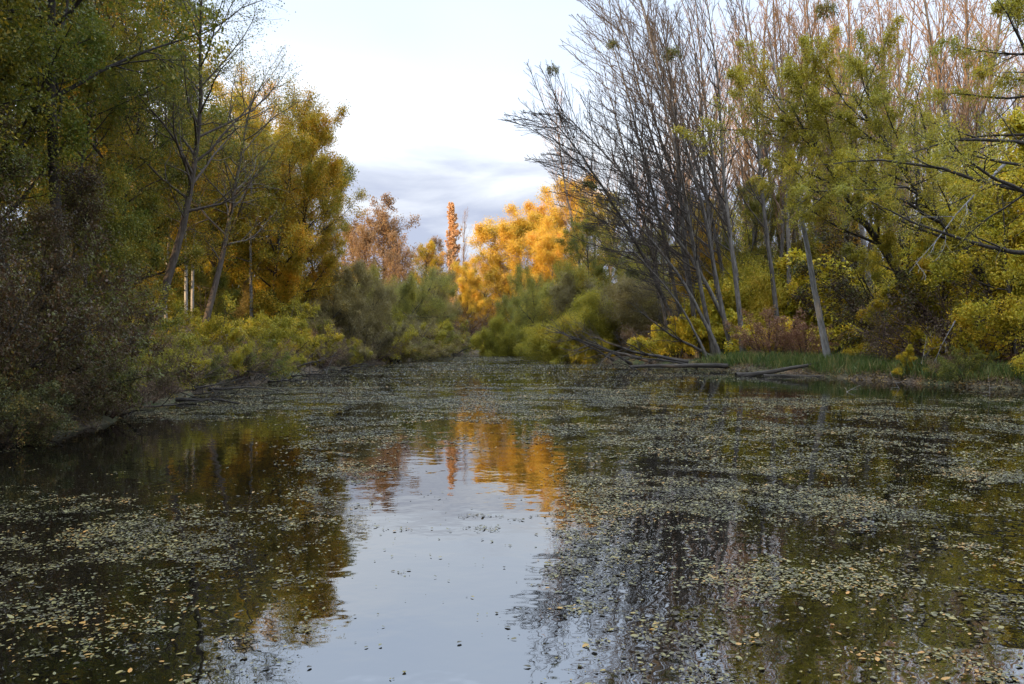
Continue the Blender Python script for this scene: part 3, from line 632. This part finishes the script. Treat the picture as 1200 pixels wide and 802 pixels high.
T(redbush2, 1080, 47, 8.5, 'half bare brownish shrub in front of the dark arching trunk', 2.0, cat_='shrub')

# ---------------------------------------------------------------- woods standing further back
far(46, -42, -13.5, -30, 58, 21, 27, (olive1, gold2, olive3, birch1), 'olive or golden tree standing back in the left wood', 'trees standing back in the left wood', 3, lambda x, y: x < lx(np.array([y]))[0] - 4 and (y < 3 or x / y < -.46) and (y < 38 or x > -25))
far(16, 24, 62, 36, 62, 8, 12, (olive3, maple1), 'tree standing back in the right wood', 'trees standing back in the right wood', 4)
far(32, 10, 48, 62, 100, 5, 10, (maple1, ybush2, maple2, ywillow1), 'yellow undergrowth tree among the bare trunks of the right wood', 'yellow undergrowth among the bare trunks', 9, lambda x, y: x > rx(np.array([y]))[0] + 3 and x / y > .27)
far(16, 13, 42, 66, 100, 9, 14.5, (olive1, maple1, gold2, olive3), 'olive or yellow tree filling the middle height between the bare trunks', 'middle height trees between the bare trunks', 14, lambda x, y: .15 < x / y < .44 and x > rx(np.array([y]))[0] + 5)
far(34, 18, 95, 98, 160, 8, 15, (maple1, gold2, olive3), 'yellow tree among the distant trunks of the right wood', 'yellow trees among the distant trunks', 6)
far(20, -70, -20, 66, 95, 5, 8, (willow2, willow1, ywillow1), 'low willow on the open ground behind the left bank', 'low willows behind the left bank', 7)
far(40, -75, 75, 150, 215, 9, 15, (rust2, gold2, olive3), 'distant tree closing the view behind the pond', 'distant trees closing the view', 8)

# ---------------------------------------------------------------- ground cover on the banks
q = np.random.default_rng(77)
def scatter(n, x0, x1, y0, y1, dmin, dmax):
    x = x0 + (x1 - x0) * q.random(n); y = y0 + (y1 - y0) * q.random(n)
    d = np.maximum(lx(y) - x, x - rx(y)); k = (d > dmin) & (d < dmax); x, y = x[k], y[k]
    return x, y, ground_h(x, y), d[k]
def grass_mesh(n, x0, x1, y0, y1, d0, d1, h):
    x, y, zz, d = scatter(n, x0, x1, y0, y1, d0, d1)
    k = q.random(len(x)) < np.clip((fbm(x * .9, y * .9, 101) - .34) * 6, .05, 1); x, y, zz = x[k], y[k], zz[k]; M = len(x)
    hh = h * (.45 + .75 * q.random(M)) * (.6 + .8 * fbm(x * .5 + 9, y * .5, 102))
    A = nrm(np.stack([q.normal(0, .32, M), q.normal(0, .32, M), np.ones(M)], -1)); a = q.random(M) * 6.283
    Nn = np.stack([np.cos(a), np.sin(a), 0 * a], -1)
    return rhombs(q, np.stack([x, y, zz - .03], -1), A, Nn, hh, .05, .02)
gm = leafmat('grass_blade', [(0, (.035, .055, .012)), (.45, (.06, .10, .016)), (.7, (.10, .13, .022)), (1, (.22, .18, .06))], trans=.3, rnd=.9, nscale=1.2)
tag(link('bank_grass', mesh_from('bank_grass', *grass_mesh(90000, 12, 30, 30, 57, .1, 4.0, .68), mat=gm)), 'long green grass along the right bank', 'grass', kind='stuff')
lm = leafmat('bank_litter', [(0, (.06, .035, .02)), (.4, (.13, .08, .035)), (.8, (.24, .15, .04)), (1, (.30, .20, .05))], trans=0, rnd=.9)
x, y, zz, d = (np.concatenate(v_) for v_ in zip(scatter(220000, -24, 34, 8, 100, -.15, 7), scatter(60000, 12, 24, 27, 58, -.2, 2.5))); M = len(x); a = q.random(M) * 6.283
tag(link('leaf_litter', mesh_from('leaf_litter', *rhombs(q, np.stack([x, y, zz + .01 + .03 * q.random(M)], -1), np.stack([np.cos(a), np.sin(a), q.normal(0, .25, M)], -1), nrm(np.stack([q.normal(0, .35, M), q.normal(0, .35, M), np.ones(M)], -1)), .10 * (.6 + .8 * q.random(M)), .65), mat=lm)), 'brown leaf litter covering both banks', 'leaves', kind='stuff')

# ---------------------------------------------------------------- fallen and dead wood
log1 = grow('log', 51, 5.4, .13, tw=.035, tsegs=10, taper=.45, barkm='wet'); log2 = grow('log', 52, 4.2, .09, tw=.05, tsegs=10, taper=.5, barkm='wet')
stick = grow('stick', 53, 1.0, .014, tw=.09, tsegs=6, levels=[lv(3, 45, .4, .006, t0=.35, wig=.15, segs=3)], barkm='dead')
def W_(pr, px, D, z, s, tilt, rot, label, cat_='branch', group=None):
    x, y = at(px, D); o = place(pr, x, y, s, R(rot), z, label, cat_, group, s, tilt)
    return o
W_(log1, 868, 43.5, .05, 1.0, 84, 8, 'long bare log lying along the grass bank with its thin end at the water', 'log')
W_(log2, 900, 43.0, .03, .9, 88, -4, 'thin dark log lying just below the long log', 'log')
W_(log1, 858, 52, .18, 1.25, -88, 14, 'long fallen trunk reaching left over the water from the grass end', 'log')
for i, (pr, px, D, z, s, tl, rt, lab) in enumerate((
    (fallen1, 800, 57, .35, 1.35, -80, 5, 'fallen branch with many limbs at the foot of the bare clump'),
    (fallen1, 760, 60, .3, 1.3, -76, -20, 'fallen branch lying left of the bare clump'),
    (fallen2, 735, 60, .2, 1.4, -72, 30, 'fallen branch dipping into the water below the yellow willow bush'),
    (fallen2, 812, 53, .15, 1.2, -84, 20, 'thin fallen branch nearest the camera by the bare clump'),
    (fallen1, 835, 58, .6, 1.2, -62, -10, 'fallen branch propped up against the leaning trunks'),
    (fallen2, 715, 66, .3, 1.3, -66, 10, 'fallen branch under the yellow willow bush'))):
    W_(pr, px, D, z, s, tl, rt, lab)
W_(fallen2, 752, 48.5, -.1, .55, -70, 30, 'forked twig sticking out of the water before the fallen branches')
W_(fallen1, 235, 37, .15, .75, 78, -25, 'dark branch lying in the water below the yellow bushes at left')
W_(fallen2, 150, 27, .12, .8, 80, 5, 'thin dark branch trailing in the pond beside the red shrubs')
W_(fallen2, 300, 43, .15, .9, 76, 20, 'dark branch lying by the bank under the right yellow bush')
W_(fallen2, 335, 50, .2, .9, 72, 0, 'branch hanging into the pond below the grey willow')
W_(deadlimb, 1172, 35.5, 9.0, 1.0, -138, 0, 'bare silvery dead branch hanging in front of the yellow trees at right')
W_(deadlimb, 1118, 36.5, 2.6, .42, -150, 10, 'short pale dead branch hooked down to the right bank')
W_(deadlimb, 1075, 38, .2, .38, 28, 40, 'pale dead branch standing slanted on the grass bank')
for px, D, z, s, tl, rt, lab in ((578, 22.5, -.08, .75, 22, 0, 'thin pale stick standing out of the open water, the taller one'), (586, 22.3, -.08, .45, -40, 20, 'short pale stick beside the taller one in the open water'),
    (382, 46, -.1, 1.8, 15, 10, 'pale crooked stick in the pond below the grey willow'), (366, 47, -.1, 1.5, -20, 60, 'second pale crooked stick in the pond left of the first'),
    (1055, 33, -.05, 1.1, -40, 15, 'dark stick rising from the water under the grass bank'), (990, 31, -.05, .9, 60, 15, 'low stick lying in the water under the grass bank'), (1160, 30, -.05, 1.0, -30, 50, 'stick in the water at the lower right bank')):
    W_(stick, px, D, z, s, tl, rt, lab, 'stick')
for px, py, D, s, lab in ((787, 60, 57, 1.2, 'round green mistletoe high in the bare trees, the largest one'), (718, 50, 58, .8, 'small mistletoe clump left of the largest one'), (648, 80, 58, .9, 'mistletoe clump at the outer left twigs of the leaning trees'),
    (690, 214, 58, 1.0, 'mistletoe clump low on the outer left branches'), (741, 317, 60, 1.0, 'dark mistletoe clump halfway down the leaning branches'), (968, 8, 60, 1.5, 'mistletoe clump at the top edge among the poplars'), (945, 172, 50, 1.2, 'dark green mistletoe clump in the arching willow')):
    x, y, zz = at(px, D, py); place(mist, x, y, s, px, zz, lab, 'mistletoe', 'mistletoe clumps in the bare trees')

for k in range(14):
    y = 21 + k * 2.6; x = float(lx(np.array([y]))[0]) + .15
    place((fallen1, fallen2)[k % 2], x, y, .35 + .25 * ((k * 7) % 5) / 5, R((k * 47) % 70 - 35), .08, 'dead twiggy branch lying at the left waterline among the shrubs', 'branch', 'dead branches along the left waterline', tilt=78 + (k * 5) % 12)
